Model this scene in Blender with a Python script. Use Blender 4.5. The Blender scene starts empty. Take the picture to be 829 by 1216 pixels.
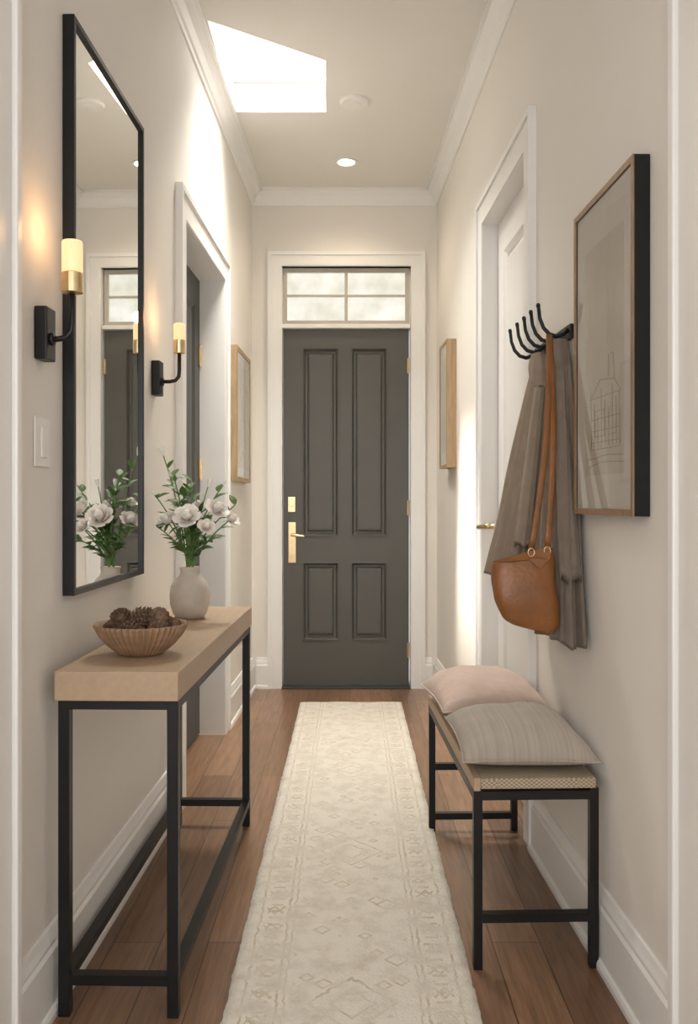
import bpy, bmesh, math, random
from mathutils import Vector, Matrix, Euler, noise
random.seed(7)
C=bpy.context.scene.collection
bpy.context.scene.view_settings.view_transform='Standard'
F=1060.0
EYE=1.1
# ------------------------------------------------------------------ frames
SL=0.0224; SR=-0.031
XL0=-0.6976; XR0=0.6727
def XL(d): return XL0+SL*d
def XR(d): return XR0+SR*d
ML=Matrix(((1,SL,0,XL0),(-SL,1,0,0),(0,0,1,0),(0,0,0,1)))
MR=Matrix(((-1,SR,0,XR0),(SR,1,0,0),(0,0,1,0),(0,0,0,1)))
YB=5.25
MB=Matrix(((0,1,0,0),(-1,0,0,YB),(0,0,1,0),(0,0,0,1)))   # n -> -Y, u -> X
# ------------------------------------------------------------------ materials
MATS={}
def mat(name,col,rough=0.5,metal=0.0,var=0.0,vscale=5.0,bump=0.0,bscale=40.0,emit=None,estr=0.0,stretch=(1,1,1),coat=0.0,sheen=0.0,detail=4):
    if name in MATS: return MATS[name]
    m=bpy.data.materials.new(name); m.use_nodes=True
    nt=m.node_tree; b=nt.nodes['Principled BSDF']
    b.inputs['Base Color'].default_value=(*col,1); b.inputs['Roughness'].default_value=rough
    b.inputs['Metallic'].default_value=metal
    if coat: b.inputs['Coat Weight'].default_value=coat
    if sheen:
        b.inputs['Sheen Weight'].default_value=sheen
    tc=nt.nodes.new('ShaderNodeTexCoord'); mp=nt.nodes.new('ShaderNodeMapping')
    mp.inputs['Scale'].default_value=stretch
    nt.links.new(tc.outputs['Object'],mp.inputs['Vector'])
    if var>0:
        n=nt.nodes.new('ShaderNodeTexNoise'); n.inputs['Scale'].default_value=vscale; n.inputs['Detail'].default_value=detail
        nt.links.new(mp.outputs[0],n.inputs['Vector'])
        r=nt.nodes.new('ShaderNodeValToRGB')
        r.color_ramp.elements[0].position=0.3; r.color_ramp.elements[1].position=0.7
        r.color_ramp.elements[0].color=(*[c*(1-var) for c in col],1)
        r.color_ramp.elements[1].color=(*[min(1,c*(1+var)) for c in col],1)
        nt.links.new(n.outputs['Fac'],r.inputs['Fac']); nt.links.new(r.outputs['Color'],b.inputs['Base Color'])
    if bump>0:
        n2=nt.nodes.new('ShaderNodeTexNoise'); n2.inputs['Scale'].default_value=bscale; n2.inputs['Detail'].default_value=3
        nt.links.new(mp.outputs[0],n2.inputs['Vector'])
        bp=nt.nodes.new('ShaderNodeBump'); bp.inputs['Strength'].default_value=bump; bp.inputs['Distance'].default_value=0.01
        nt.links.new(n2.outputs['Fac'],bp.inputs['Height']); nt.links.new(bp.outputs[0],b.inputs['Normal'])
    if emit:
        b.inputs['Emission Color'].default_value=(*emit,1); b.inputs['Emission Strength'].default_value=estr
    MATS[name]=m; return m

M_wall=mat('wall_paint',(0.82,0.785,0.735),0.7,var=0.012,vscale=2,bump=0.03,bscale=200)
M_ceil=mat('ceiling_paint',(0.82,0.795,0.75),0.8,var=0.01,vscale=2)
M_trim=mat('white_trim_paint',(0.86,0.85,0.83),0.4,var=0.01,vscale=3)
M_doorg=mat('grey_door_paint',(0.092,0.088,0.079),0.42,var=0.04,vscale=6)
M_doord=mat('dark_grey_door_paint',(0.045,0.045,0.043),0.45,var=0.04,vscale=6)
M_black=mat('black_metal',(0.006,0.006,0.007),0.42,metal=0.2,var=0.1,vscale=20)
M_brass=mat('brushed_brass',(0.74,0.57,0.33),0.28,metal=1.0,var=0.06,vscale=60)
M_sash=mat('sash_paint',(0.50,0.465,0.40),0.5,var=0.02)
M_oak=mat('light_oak_top',(0.45,0.325,0.215),0.42,var=0.05,vscale=6,stretch=(14,1,14),bump=0.02,bscale=30)
M_oakf=mat('oak_frame_wood',(0.40,0.27,0.15),0.45,var=0.18,vscale=14,stretch=(4,4,0.6))
M_walnut=mat('walnut_frame_face',(0.28,0.17,0.095),0.4,var=0.2,vscale=20,stretch=(4,4,0.6))
M_mat=mat('mat_board',(0.93,0.92,0.89),0.9,var=0.01)
M_paper=mat('aged_paper',(0.84,0.81,0.75),0.9,var=0.04,vscale=9)
M_ink=mat('sepia_ink',(0.50,0.43,0.35),0.9,var=0.15,vscale=50)
M_ceramic=mat('beige_ceramic',(0.58,0.51,0.44),0.6,var=0.06,vscale=30,bump=0.05,bscale=120)
M_bowl=mat('turned_wood_bowl',(0.31,0.19,0.11),0.5,var=0.2,vscale=18,stretch=(1,1,4))
M_cone=mat('pinecone_brown',(0.15,0.09,0.057),0.8,var=0.5,vscale=60)
M_petal=mat('cream_petal',(0.96,0.89,0.83),0.55,var=0.03,vscale=30)
M_petal2=mat('white_petal',(0.96,0.94,0.88),0.55,var=0.03,vscale=30)
for m_ in (M_petal,M_petal2):
    m_.node_tree.nodes['Principled BSDF'].inputs['Subsurface Weight'].default_value=0.5
    m_.node_tree.nodes['Principled BSDF'].inputs['Subsurface Radius'].default_value=(0.02,0.015,0.011)
M_leaf=mat('leaf_green',(0.085,0.175,0.045),0.5,var=0.35,vscale=25)
M_stem=mat('stem_green',(0.12,0.22,0.06),0.5,var=0.2,vscale=25)
M_coatA=mat('taupe_wool',(0.33,0.262,0.20),0.95,var=0.10,vscale=25,bump=0.25,bscale=350,sheen=0.15)
M_coatB=mat('dark_taupe_wool',(0.20,0.158,0.123),0.95,var=0.10,vscale=25,bump=0.25,bscale=350,sheen=0.15)
M_leather=mat('tan_leather',(0.25,0.098,0.028),0.40,var=0.22,vscale=12,bump=0.15,bscale=90)
M_pink=mat('blush_linen',(0.64,0.50,0.43),0.95,var=0.05,vscale=12,bump=0.3,bscale=60,sheen=0.12)
M_grey=mat('oatmeal_linen',(0.41,0.36,0.305),0.95,var=0.09,vscale=2.2,stretch=(90,1.0,1.0),detail=2,bump=0.2,bscale=10,sheen=0.12)
M_plastic=mat('white_plastic',(0.82,0.80,0.77),0.35,var=0.01)
M_shade=mat('glowing_opal_glass',(0.6,0.42,0.28),0.4,emit=(1.0,0.56,0.27),estr=1.05,var=0.01)
M_lamp=mat('lamp_lens',(0.9,0.85,0.75),0.4,emit=(1.0,0.84,0.62),estr=12.0,var=0.01)

def wood_floor():
    m=bpy.data.materials.new('oak_plank_floor'); m.use_nodes=True; nt=m.node_tree; b=nt.nodes['Principled BSDF']
    L=nt.links.new; N=nt.nodes.new
    tc=N('ShaderNodeTexCoord'); sp=N('ShaderNodeSeparateXYZ'); cb=N('ShaderNodeCombineXYZ')
    L(tc.outputs['Object'],sp.inputs[0]); L(sp.outputs['Y'],cb.inputs['X']); L(sp.outputs['X'],cb.inputs['Y'])
    br=N('ShaderNodeTexBrick'); br.inputs['Scale'].default_value=1.0
    br.inputs['Brick Width'].default_value=1.35; br.inputs['Row Height'].default_value=0.118
    br.inputs['Mortar Size'].default_value=0.0014; br.inputs['Mortar Smooth'].default_value=0.1
    br.inputs['Color1'].default_value=(0.340,0.200,0.118,1); br.inputs['Color2'].default_value=(0.205,0.116,0.067,1)
    br.inputs['Mortar'].default_value=(0.06,0.034,0.022,1); br.offset=0.37; br.inputs['Bias'].default_value=0.0
    L(cb.outputs[0],br.inputs['Vector'])
    mp=N('ShaderNodeMapping'); mp.inputs['Scale'].default_value=(26,1.6,1); L(tc.outputs['Object'],mp.inputs[0])
    n=N('ShaderNodeTexNoise'); n.inputs['Scale'].default_value=3; n.inputs['Detail'].default_value=8; n.inputs['Distortion'].default_value=0.6
    L(mp.outputs[0],n.inputs['Vector'])
    r=N('ShaderNodeValToRGB'); r.color_ramp.elements[0].position=0.3; r.color_ramp.elements[1].position=0.72
    r.color_ramp.elements[0].color=(0.62,0.60,0.58,1); r.color_ramp.elements[1].color=(1.15,1.12,1.1,1)
    L(n.outputs['Fac'],r.inputs[0])
    mx=N('ShaderNodeMix'); mx.data_type='RGBA'; mx.blend_type='MULTIPLY'; mx.inputs[0].default_value=1
    L(br.outputs['Color'],mx.inputs[6]); L(r.outputs[0],mx.inputs[7]); L(mx.outputs[2],b.inputs['Base Color'])
    b.inputs['Roughness'].default_value=0.30
    bp=N('ShaderNodeBump'); bp.inputs['Strength'].default_value=0.12; bp.inputs['Distance'].default_value=0.004
    L(n.outputs['Fac'],bp.inputs['Height']); L(bp.outputs[0],b.inputs['Normal'])
    return m
def rug_mat():
    m=bpy.data.materials.new('woven_cream_rug'); m.use_nodes=True; nt=m.node_tree; b=nt.nodes['Principled BSDF']
    L=nt.links.new; N=nt.nodes.new
    def math_(op,a,bb=None,c=None):
        x=N('ShaderNodeMath'); x.operation=op
        for i,v in enumerate((a,bb,c)):
            if v is None: continue
            if isinstance(v,(int,float)): x.inputs[i].default_value=v
            else: L(v,x.inputs[i])
        return x.outputs[0]
    tc=N('ShaderNodeTexCoord'); sp=N('ShaderNodeSeparateXYZ'); 
    dn=N('ShaderNodeTexNoise'); dn.inputs['Scale'].default_value=38; dn.inputs['Detail'].default_value=4; L(tc.outputs['Object'],dn.inputs['Vector'])
    wob=math_('MULTIPLY',math_('SUBTRACT',dn.outputs['Fac'],0.5),0.020)
    L(tc.outputs['Object'],sp.inputs[0])
    x=math_('ADD',math_('ABSOLUTE',sp.outputs['X']),wob); y=math_('ADD',sp.outputs['Y'],wob)
    def line(v,c,w): return math_('LESS_THAN',math_('ABSOLUTE',math_('SUBTRACT',v,c)),w)
    l=[line(x,0.238,0.003),line(x,0.165,0.003),line(x,0.150,0.002)]
    inb=line(x,0.200,0.024)
    yy=math_('PINGPONG',y,0.05)
    rung=math_('LESS_THAN',math_('ABSOLUTE',math_('SUBTRACT',yy,math_('MULTIPLY',math_('PINGPONG',x,0.012),1.6))),0.006)
    y3=math_('PINGPONG',y,0.018)
    bar=math_('MULTIPLY',math_('LESS_THAN',y3,0.005),line(x,0.2,0.016))
    l.append(math_('MULTIPLY',inb,math_('MAXIMUM',rung,bar)))
    inf=math_('LESS_THAN',x,0.135)
    py=math_('PINGPONG',math_('ADD',y,0.1),0.42)
    dd=math_('ADD',math_('DIVIDE',x,0.10),math_('DIVIDE',py,0.11))
    l.append(math_('MULTIPLY',inf,line(dd,0.95,0.04)))
    l.append(math_('MULTIPLY',inf,line(dd,0.5,0.04)))
    vo=N('ShaderNodeTexVoronoi'); vo.distance='MANHATTAN'; vo.inputs['Scale'].default_value=15; L(tc.outputs['Object'],vo.inputs['Vector'])
    l.append(math_('MULTIPLY',math_('MULTIPLY',inf,math_('GREATER_THAN',dd,1.1)),line(vo.outputs['Distance'],0.45,0.07)))
    acc=l[0]
    for k in l[1:]: acc=math_('MAXIMUM',acc,k)
    wn=N('ShaderNodeTexNoise'); wn.inputs['Scale'].default_value=16; wn.inputs['Detail'].default_value=8; wn.inputs['Roughness'].default_value=0.7; L(tc.outputs['Object'],wn.inputs['Vector'])
    wr=N('ShaderNodeMapRange'); wr.inputs[1].default_value=0.42; wr.inputs[2].default_value=0.60; L(wn.outputs['Fac'],wr.inputs[0])
    fac=math_('MULTIPLY',math_('MULTIPLY',acc,wr.outputs[0]),0.62)
    base=N('ShaderNodeValToRGB'); base.color_ramp.elements[0].color=(0.57,0.51,0.425,1); base.color_ramp.elements[1].color=(0.73,0.68,0.60,1)
    base.color_ramp.elements[0].position=0.3; base.color_ramp.elements[1].position=0.55
    L(wn.outputs['Fac'],base.inputs[0])
    mx=N('ShaderNodeMix'); mx.data_type='RGBA'; L(fac,mx.inputs[0]); L(base.outputs[0],mx.inputs[6]); mx.inputs[7].default_value=(0.40,0.30,0.18,1)
    L(mx.outputs[2],b.inputs['Base Color']); b.inputs['Roughness'].default_value=0.98; b.inputs['Sheen Weight'].default_value=0.12
    fn=N('ShaderNodeTexNoise'); fn.inputs['Scale'].default_value=140; fn.inputs['Detail'].default_value=5; L(tc.outputs['Object'],fn.inputs['Vector'])
    bp=N('ShaderNodeBump'); bp.inputs['Strength'].default_value=0.7; bp.inputs['Distance'].default_value=0.007
    L(fn.outputs['Fac'],bp.inputs['Height']); L(bp.outputs[0],b.inputs['Normal'])
    return m
def weave_mat():
    m=bpy.data.materials.new('woven_rush'); m.use_nodes=True; nt=m.node_tree; b=nt.nodes['Principled BSDF']; L=nt.links.new; N=nt.nodes.new
    tc=N('ShaderNodeTexCoord'); mp=N('ShaderNodeMapping'); mp.inputs['Scale'].default_value=(170,170,230); L(tc.outputs['Object'],mp.inputs[0])
    br=N('ShaderNodeTexChecker'); br.inputs['Scale'].default_value=1
    br.inputs['Color1'].default_value=(0.52,0.43,0.32,1); br.inputs['Color2'].default_value=(0.28,0.215,0.145,1)
    L(mp.outputs[0],br.inputs['Vector']); L(br.outputs['Color'],b.inputs['Base Color'])
    bp=N('ShaderNodeBump'); bp.inputs['Strength'].default_value=0.5; bp.inputs['Distance'].default_value=0.003
    L(br.outputs['Fac'],bp.inputs['Height']); L(bp.outputs[0],b.inputs['Normal']); b.inputs['Roughness'].default_value=0.9
    return m
def glass_mat():
    m=bpy.data.materials.new('clear_glazing'); m.use_nodes=True; nt=m.node_tree; nt.nodes.clear(); L=nt.links.new; N=nt.nodes.new
    o=N('ShaderNodeOutputMaterial'); mx=N('ShaderNodeMixShader'); t=N('ShaderNodeBsdfTransparent'); g=N('ShaderNodeBsdfGlossy'); f=N('ShaderNodeFresnel')
    f.inputs[0].default_value=1.3; g.inputs['Roughness'].default_value=0.02
    L(f.outputs[0],mx.inputs[0]); L(t.outputs[0],mx.inputs[1]); L(g.outputs[0],mx.inputs[2]); L(mx.outputs[0],o.inputs[0]); return m
def daylight_glass(name,cols,strength,scale,transp):
    m=bpy.data.materials.new(name); m.use_nodes=True; nt=m.node_tree; nt.nodes.clear(); L=nt.links.new; N=nt.nodes.new
    o=N('ShaderNodeOutputMaterial'); e=N('ShaderNodeEmission'); e.inputs[1].default_value=strength
    tc=N('ShaderNodeTexCoord'); n=N('ShaderNodeTexNoise'); n.inputs['Scale'].default_value=scale; n.inputs['Detail'].default_value=5
    r=N('ShaderNodeValToRGB'); r.color_ramp.elements[0].position=0.30; r.color_ramp.elements[1].position=0.66
    r.color_ramp.elements[0].color=(*cols[0],1); r.color_ramp.elements[1].color=(*cols[1],1)
    L(tc.outputs['Object'],n.inputs['Vector']); L(n.outputs['Fac'],r.inputs[0]); L(r.outputs[0],e.inputs[0])
    if transp:
        t=N('ShaderNodeBsdfTransparent'); a=N('ShaderNodeAddShader'); L(t.outputs[0],a.inputs[0]); L(e.outputs[0],a.inputs[1]); L(a.outputs[0],o.inputs[0])
    else:
        g=N('ShaderNodeBsdfGlossy'); g.inputs['Roughness'].default_value=0.15; mx=N('ShaderNodeMixShader'); mx.inputs[0].default_value=0.05
        L(e.outputs[0],mx.inputs[1]); L(g.outputs[0],mx.inputs[2]); L(mx.outputs[0],o.inputs[0])
    return m
M_floor=wood_floor(); M_rug=rug_mat(); M_weave=weave_mat(); M_glass=glass_mat()
M_transom=daylight_glass('obscured_garden_glass',((0.72,0.69,0.55),(0.98,0.94,0.85)),1.15,7,False)
M_sky=daylight_glass('skylight_diffuser',((0.93,0.97,1.0),(1.0,1.0,1.0)),1.6,1,True)
M_mirror=mat('mirror_silver',(0.90,0.91,0.90),0.01,metal=1.0)

# ------------------------------------------------------------------ geometry helpers
def box(bm,a0,a1,b0,b1,c0,c1):
    v=[bm.verts.new((x,y,z)) for x in (a0,a1) for y in (b0,b1) for z in (c0,c1)]
    for f in ((0,1,3,2),(4,6,7,5),(0,4,5,1),(2,3,7,6),(0,2,6,4),(1,5,7,3)):
        bm.faces.new([v[i] for i in f])
def tube(bm,pts,rad,seg=10,cap=True,flat=None):
    pts=[Vector(p) for p in pts]; n=len(pts)
    if not hasattr(rad,'__len__'): rad=[rad]*n
    rings=[]; prev=None
    for i,p in enumerate(pts):
        t=(pts[min(i+1,n-1)]-pts[max(i-1,0)]).normalized()
        if prev is None:
            ref=Vector((0,0,1)) if abs(t.z)<0.9 else Vector((1,0,0))
            if flat is not None: ref=Vector(flat)
            a=(ref-t*ref.dot(t)).normalized()
        else:
            a=(prev-t*prev.dot(t)).normalized()
        prev=a; b=t.cross(a)
        fa,fb=(1,1) if flat is None else (0.22,1)
        rings.append([bm.verts.new(p+(a*math.cos(2*math.pi*k/seg)*fa+b*math.sin(2*math.pi*k/seg)*fb)*rad[i]) for k in range(seg)])
    for i in range(n-1):
        for k in range(seg):
            bm.faces.new((rings[i][k],rings[i][(k+1)%seg],rings[i+1][(k+1)%seg],rings[i+1][k]))
    if cap:
        bm.faces.new(list(reversed(rings[0]))); bm.faces.new(rings[-1])
def lathe(bm,prof,c,seg=48,rib=None):
    rings=[]
    for j,(r,z) in enumerate(prof):
        ring=[]
        for k in range(seg):
            th=2*math.pi*k/seg; rr=r*(1+(rib(j,th) if rib else 0))
            ring.append(bm.verts.new((c[0]+rr*math.cos(th),c[1]+rr*math.sin(th),c[2]+z)))
        rings.append(ring)
    for i in range(len(rings)-1):
        for k in range(seg):
            bm.faces.new((rings[i][k],rings[i][(k+1)%seg],rings[i+1][(k+1)%seg],rings[i+1][k]))
    bm.faces.new(list(reversed(rings[0]))); bm.faces.new(rings[-1])
def extrude_profile(bm,prof,u0,u1):
    a=[bm.verts.new((p[0],u0,p[1])) for p in prof]; b=[bm.verts.new((p[0],u1,p[1])) for p in prof]
    n=len(prof)
    for i in range(n): bm.faces.new((a[i],a[(i+1)%n],b[(i+1)%n],b[i]))
    bm.faces.new(list(reversed(a))); bm.faces.new(b)
def rings_panel(bm,P,x0,x1,z0,z1,rings):
    R=[]
    for ins,dep in rings:
        R.append([bm.verts.new(P(a,b,dep)) for a,b in ((x0+ins,z0+ins),(x1-ins,z0+ins),(x1-ins,z1-ins),(x0+ins,z1-ins))])
    for i in range(len(R)-1):
        for k in range(4): bm.faces.new((R[i][k],R[i][(k+1)%4],R[i+1][(k+1)%4],R[i+1][k]))
    bm.faces.new(R[-1])
def setp(o,label=None,cat=None,kind=None,group=None):
    if label: o['label']=label
    if cat: o['category']=cat
    if kind: o['kind']=kind
    if group: o['group']=group
    return o
def mk(name,fn,material,parent=None,M=None,smooth=False,bevel=0,label=None,cat=None,kind=None,group=None,subsurf=0,solid=0,recalc=True,R=None):
    bm=bmesh.new(); fn(bm)
    if R is not None: bm.transform(R)
    if M is not None: bm.transform(M)
    if recalc: bmesh.ops.recalc_face_normals(bm,faces=bm.faces)
    vs=[v.co for v in bm.verts]
    mn=Vector((min(v.x for v in vs),min(v.y for v in vs),min(v.z for v in vs))); mxx=Vector((max(v.x for v in vs),max(v.y for v in vs),max(v.z for v in vs)))
    o0=Vector(((mn.x+mxx.x)/2,(mn.y+mxx.y)/2,mn.z))
    bm.transform(Matrix.Translation(-o0))
    me=bpy.data.meshes.new(name); bm.to_mesh(me); bm.free()
    if smooth:
        for p in me.polygons: p.use_smooth=True
    me.materials.append(material)
    o=bpy.data.objects.new(name,me); C.objects.link(o)
    if parent is not None:
        o.parent=parent; pl=Vector(parent.get('_wl',(0,0,0))) ; o.location=o0-pl
    else: o.location=o0
    o['_wl']=tuple(o0)
    if bevel:
        b=o.modifiers.new('bevel','BEVEL'); b.width=bevel; b.segments=2; b.limit_method='ANGLE'; b.angle_limit=0.6
    if solid:
        s=o.modifiers.new('solid','SOLIDIFY'); s.thickness=solid
    if subsurf:
        s=o.modifiers.new('sub','SUBSURF'); s.levels=subsurf; s.render_levels=subsurf
    return setp(o,label,cat,kind,group)
def empty(name,loc,label,cat,group=None,kind=None):
    e=bpy.data.objects.new(name,None); C.objects.link(e); e.location=loc; e.empty_display_size=0.05; e['_wl']=tuple(loc)
    return setp(e,label,cat,kind,group)
def W(M,n,u,z): return M@Vector((n,u,z))

# ------------------------------------------------------------------ shell
HC=2.92
U0=-1.0
mk('floor',lambda bm: box(bm,-0.95,0.95,U0,5.45,-0.06,0),M_floor,kind='structure',label='brown hardwood plank floor with lengthwise boards',cat='floor')
def f(bm):
    box(bm,-0.2,0,U0,3.3,0,HC); box(bm,-0.2,0,4.2,YB,0,HC); box(bm,-0.2,0,3.3,4.2,2.14,HC)
mk('wall_left',f,M_wall,M=ML,kind='structure',label='cream painted hallway wall with a doorway',cat='wall')
def f(bm):
    box(bm,-0.2,0,U0,2.91,0,HC); box(bm,-0.2,0,3.68,YB,0,HC); box(bm,-0.2,0,2.91,3.68,2.24,HC)
mk('wall_right',f,M_wall,M=MR,kind='structure',label='cream painted hallway wall with a white doorway',cat='wall')
DX0,DX1=-0.406,0.357
def f(bm):
    box(bm,-0.85,DX0,YB,YB+0.16,0,HC); box(bm,DX1,0.85,YB,YB+0.16,0,HC); box(bm,DX0,DX1,YB,YB+0.16,2.48,HC)
mk('wall_back',f,M_wall,kind='structure',label='cream painted end wall around the front door',cat='wall')
A=(-0.542,3.379);B=(-0.101,3.689);Cc=(-0.114,4.176);D=(-0.544,4.176)
def f(bm):
    x0,x1,y0,y1=-0.95,0.95,U0,5.42
    for zz in (HC,):
        o=[bm.verts.new((*p,zz)) for p in ((x0,y0),(x1,y0),(x1,y1),(x0,y1))]
        h=[bm.verts.new((*p,zz)) for p in (A,B,Cc,D)]
        for i in range(4): bm.faces.new((o[i],o[(i+1)%4],h[(i+1)%4],h[i]))
    r=bmesh.ops.extrude_face_region(bm,geom=bm.faces[:])
    for v in [g for g in r['geom'] if isinstance(g,bmesh.types.BMVert)]: v.co.z+=0.16
mk('ceiling',f,M_ceil,kind='structure',label='smooth off-white ceiling with a skylight opening',cat='ceiling')
sk=mk('window_1',lambda bm: [bm.faces.new([bm.verts.new((*p,HC+0.15)) for p in ((A[0]-.0,A[1]),B,Cc,D)])],M_sky,kind='structure',label='angled skylight with bright diffused daylight',cat='skylight',recalc=False)
mk('frame',lambda bm: box(bm,D[0]+0.002,Cc[0]-0.002,Cc[1]-0.010,Cc[1]-0.002,HC+0.134,HC+0.142),M_sash,parent=sk,label='slim skylight frame edge')
cp=[(0,0),(0,-0.085),(0.008,-0.085),(0.012,-0.074),(0.02,-0.066),(0.034,-0.036),(0.052,-0.018),(0.058,-0.010),(0.072,-0.010),(0.072,0)]
cp=[(a,HC+b) for a,b in cp]
mk('trim_1',lambda bm: extrude_profile(bm,cp,U0,YB),M_trim,M=ML,kind='structure',label='white crown moulding along the wall',cat='crown moulding')
mk('trim_2',lambda bm: extrude_profile(bm,cp,U0,YB),M_trim,M=MR,kind='structure',label='white crown moulding along the wall',cat='crown moulding')
mk('trim_3',lambda bm: extrude_profile(bm,cp,XL(YB),XR(YB)),M_trim,M=MB,kind='structure',label='white crown moulding above the front door wall',cat='crown moulding')
bp=[(0,0),(0.018,0),(0.018,0.135),(0.013,0.143),(0.013,0.152),(0.009,0.165),(0.006,0.178),(0,0.18)]
def bb(name,M,segs):
    def f(bm):
        for a,b in segs:
            extrude_profile(bm,bp,a,b)
            extrude_profile(bm,[(0.018,0),(0.028,0),(0.028,0.012),(0.024,0.02),(0.018,0.022)],a,b)
    mk(name,f,M_trim,M=M,kind='structure',label='tall white moulded baseboard',cat='baseboard')
bb('baseboard_left',ML,[(1.72,3.2),(4.3,YB)])
bb('baseboard_right',MR,[(1.667,2.81),(3.78,YB)])
bb('baseboard_back',MB,[(XL(YB)+0.03,-0.48),(0.436,XR(YB)-0.03)])
def casing(name,M,u0,u1,zt,w,t,depth,label):
    e=0.004
    def f(bm):
        for a,b in ((u0+0.018,u0+w),(u1-w,u1-0.018)):
            box(bm,0,t,a,b,0,zt-w)
        box(bm,0,t,u0+0.018,u1-0.018,zt-w,zt-0.018)
        box(bm,0,t+0.008,u0-0.004,u0+0.018,0,zt-0.018); box(bm,0,t+0.008,u1-0.018,u1+0.004,0,zt-0.018); box(bm,0,t+0.008,u0-0.004,u1+0.004,zt-0.018,zt+0.004)
        box(bm,-depth,t-0.003,u0+w-0.02,u0+w+e,0,zt-w-e); box(bm,-depth,t-0.003,u1-w-e,u1-w+0.02,0,zt-w-e); box(bm,-depth,t-0.003,u0+w-0.02,u1-w+0.02,zt-w-e,zt-w+0.02)
    return mk(name,f,M_trim,M=M,kind='structure',label=label,cat='door casing')
casing('trim_4',ML,3.2,4.3,2.24,0.1,0.018,0.16,'white casing around the dark grey side door')
casing('trim_5',MR,2.81,3.78,2.34,0.1,0.018,0.16,'white casing around the white side door')
casing('trim_6',MB,-0.48,0.436,2.56,0.076,0.018,0.14,'white casing around the front door and transom')
def f(bm):
    box(bm,0,0.018,1.54,1.695,0,HC-0.085); box(bm,0,0.028,1.695,1.72,0,HC-0.085); box(bm,0,0.03,1.2,1.54,0,HC-0.085)
mk('trim_7',f,M_trim,M=ML,kind='structure',bevel=0.004,label='white cased opening at the hallway entrance',cat='trim')
def f(bm):
    box(bm,0,0.02,1.56,1.64,0,HC-0.085); box(bm,0,0.03,1.64,1.667,0,HC-0.085); box(bm,0,0.034,1.2,1.56,0,HC-0.085)
mk('trim_8',f,M_trim,M=MR,kind='structure',bevel=0.004,label='white cased opening at the hallway entrance',cat='trim')

# ------------------------------------------------------------------ front door
fx0,fx1=-0.396,0.347; FZ0,FZ1=0.012,2.115; fy=YB+0.03
P1=[(-0.287,-0.064),(0.0,0.223)]; PZ=[(0.887,2.01),(0.273,0.743)]
def f(bm):
    box(bm,fx0,P1[0][0],fy,fy+0.045,FZ0,FZ1); box(bm,P1[1][1],fx1,fy,fy+0.045,FZ0,FZ1)
    box(bm,P1[0][1],P1[1][0],fy,fy+0.045,FZ0,FZ1)
    for a,b in ((FZ0,PZ[1][0]),(PZ[1][1],PZ[0][0]),(PZ[0][1],FZ1)):
        for x0,x1 in P1: box(bm,x0,x1,fy,fy+0.045,a,b)
door=mk('door_1',f,M_doorg,kind='structure',label='grey four-panel front door with brass hardware',cat='door')
for x0,x1 in P1:
    for z0,z1 in PZ:
        mk('panel',lambda bm: rings_panel(bm,lambda a,b,d: Vector((a,fy+d,b)),x0,x1,z0,z1,[(0,0),(0.0,-0.006),(0.010,-0.007),(0.016,0.002),(0.022,0.018),(0.034,0.018),(0.040,0.006),(0.05,0.004)]),M_doorg,parent=door,label='recessed moulded door panel')
def f(bm):
    box(bm,-0.368,-0.325,fy-0.008,fy,1.035,1.125); tube(bm,[(-0.3465,fy-0.008,1.08),(-0.3465,fy-0.02,1.08)],0.014,20)
mk('deadbolt',f,M_brass,parent=door,bevel=0.002,label='square brass deadbolt plate')
def f(bm):
    box(bm,-0.366,-0.322,fy-0.008,fy,0.735,0.975)
    tube(bm,[(-0.344,fy-0.008,0.90),(-0.344,fy-0.045,0.90)],0.009,14)
    tube(bm,[(-0.344,fy-0.045,0.905),(-0.335,fy-0.047,0.90),(-0.30,fy-0.048,0.895),(-0.27,fy-0.046,0.893)],[0.009,0.008,0.007,0.006],12)
    tube(bm,[(-0.344,fy-0.008,0.78),(-0.344,fy-0.014,0.78)],0.012,16)
mk('handle',f,M_brass,parent=door,bevel=0.002,label='brass lever handle on a tall plate')
for z in (0.22,1.06,1.90):
    def f(bm):
        tube(bm,[(fx1-0.002,fy-0.008,z-0.045),(fx1-0.002,fy-0.008,z+0.045)],0.006,12); box(bm,fx1-0.010,fx1+0.004,fy-0.006,fy-0.002,z-0.042,z+0.042)
    mk('hinge',f,M_brass,parent=door,label='brass butt hinge')
mk('trim_9',lambda bm: box(bm,DX0+0.004,DX1-0.004,YB-0.004,YB+0.14,2.117,2.142),M_trim,kind='structure',bevel=0.003,label='white bar between front door and transom',cat='trim')
mk('trim_10',lambda bm: box(bm,DX0+0.004,DX1-0.004,YB-0.03,YB+0.14,0,0.012),M_doord,kind='structure',bevel=0.003,label='dark metal threshold beneath the front door',cat='threshold')
tx0,tx1,tz0,tz1=-0.400,0.351,2.142,2.478; ty=YB+0.03
def f(bm):
    w=0.026
    box(bm,tx0,tx1,ty,ty+0.04,tz0,tz0+w); box(bm,tx0,tx1,ty,ty+0.04,tz1-w,tz1)
    box(bm,tx0,tx0+w,ty,ty+0.04,tz0+w,tz1-w); box(bm,tx1-w,tx1,ty,ty+0.04,tz0+w,tz1-w)
    xm=(tx0+tx1)/2; zm=(tz0+tz1)/2+0.006
    box(bm,xm-0.009,xm+0.009,ty+0.004,ty+0.036,tz0+w,tz1-w)
    box(bm,tx0+w,xm-0.009,ty+0.006,ty+0.034,zm-0.007,zm+0.007); box(bm,xm+0.009,tx1-w,ty+0.006,ty+0.034,zm-0.007,zm+0.007)
tr=mk('window_2',f,M_sash,kind='structure',label='four-pane transom window above the front door',cat='window')
mk('glass',lambda bm: box(bm,tx0+0.01,tx1-0.01,ty+0.018,ty+0.022,tz0+0.01,tz1-0.01),M_transom,parent=tr,label='bright obscured glass with pale garden tones')

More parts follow.
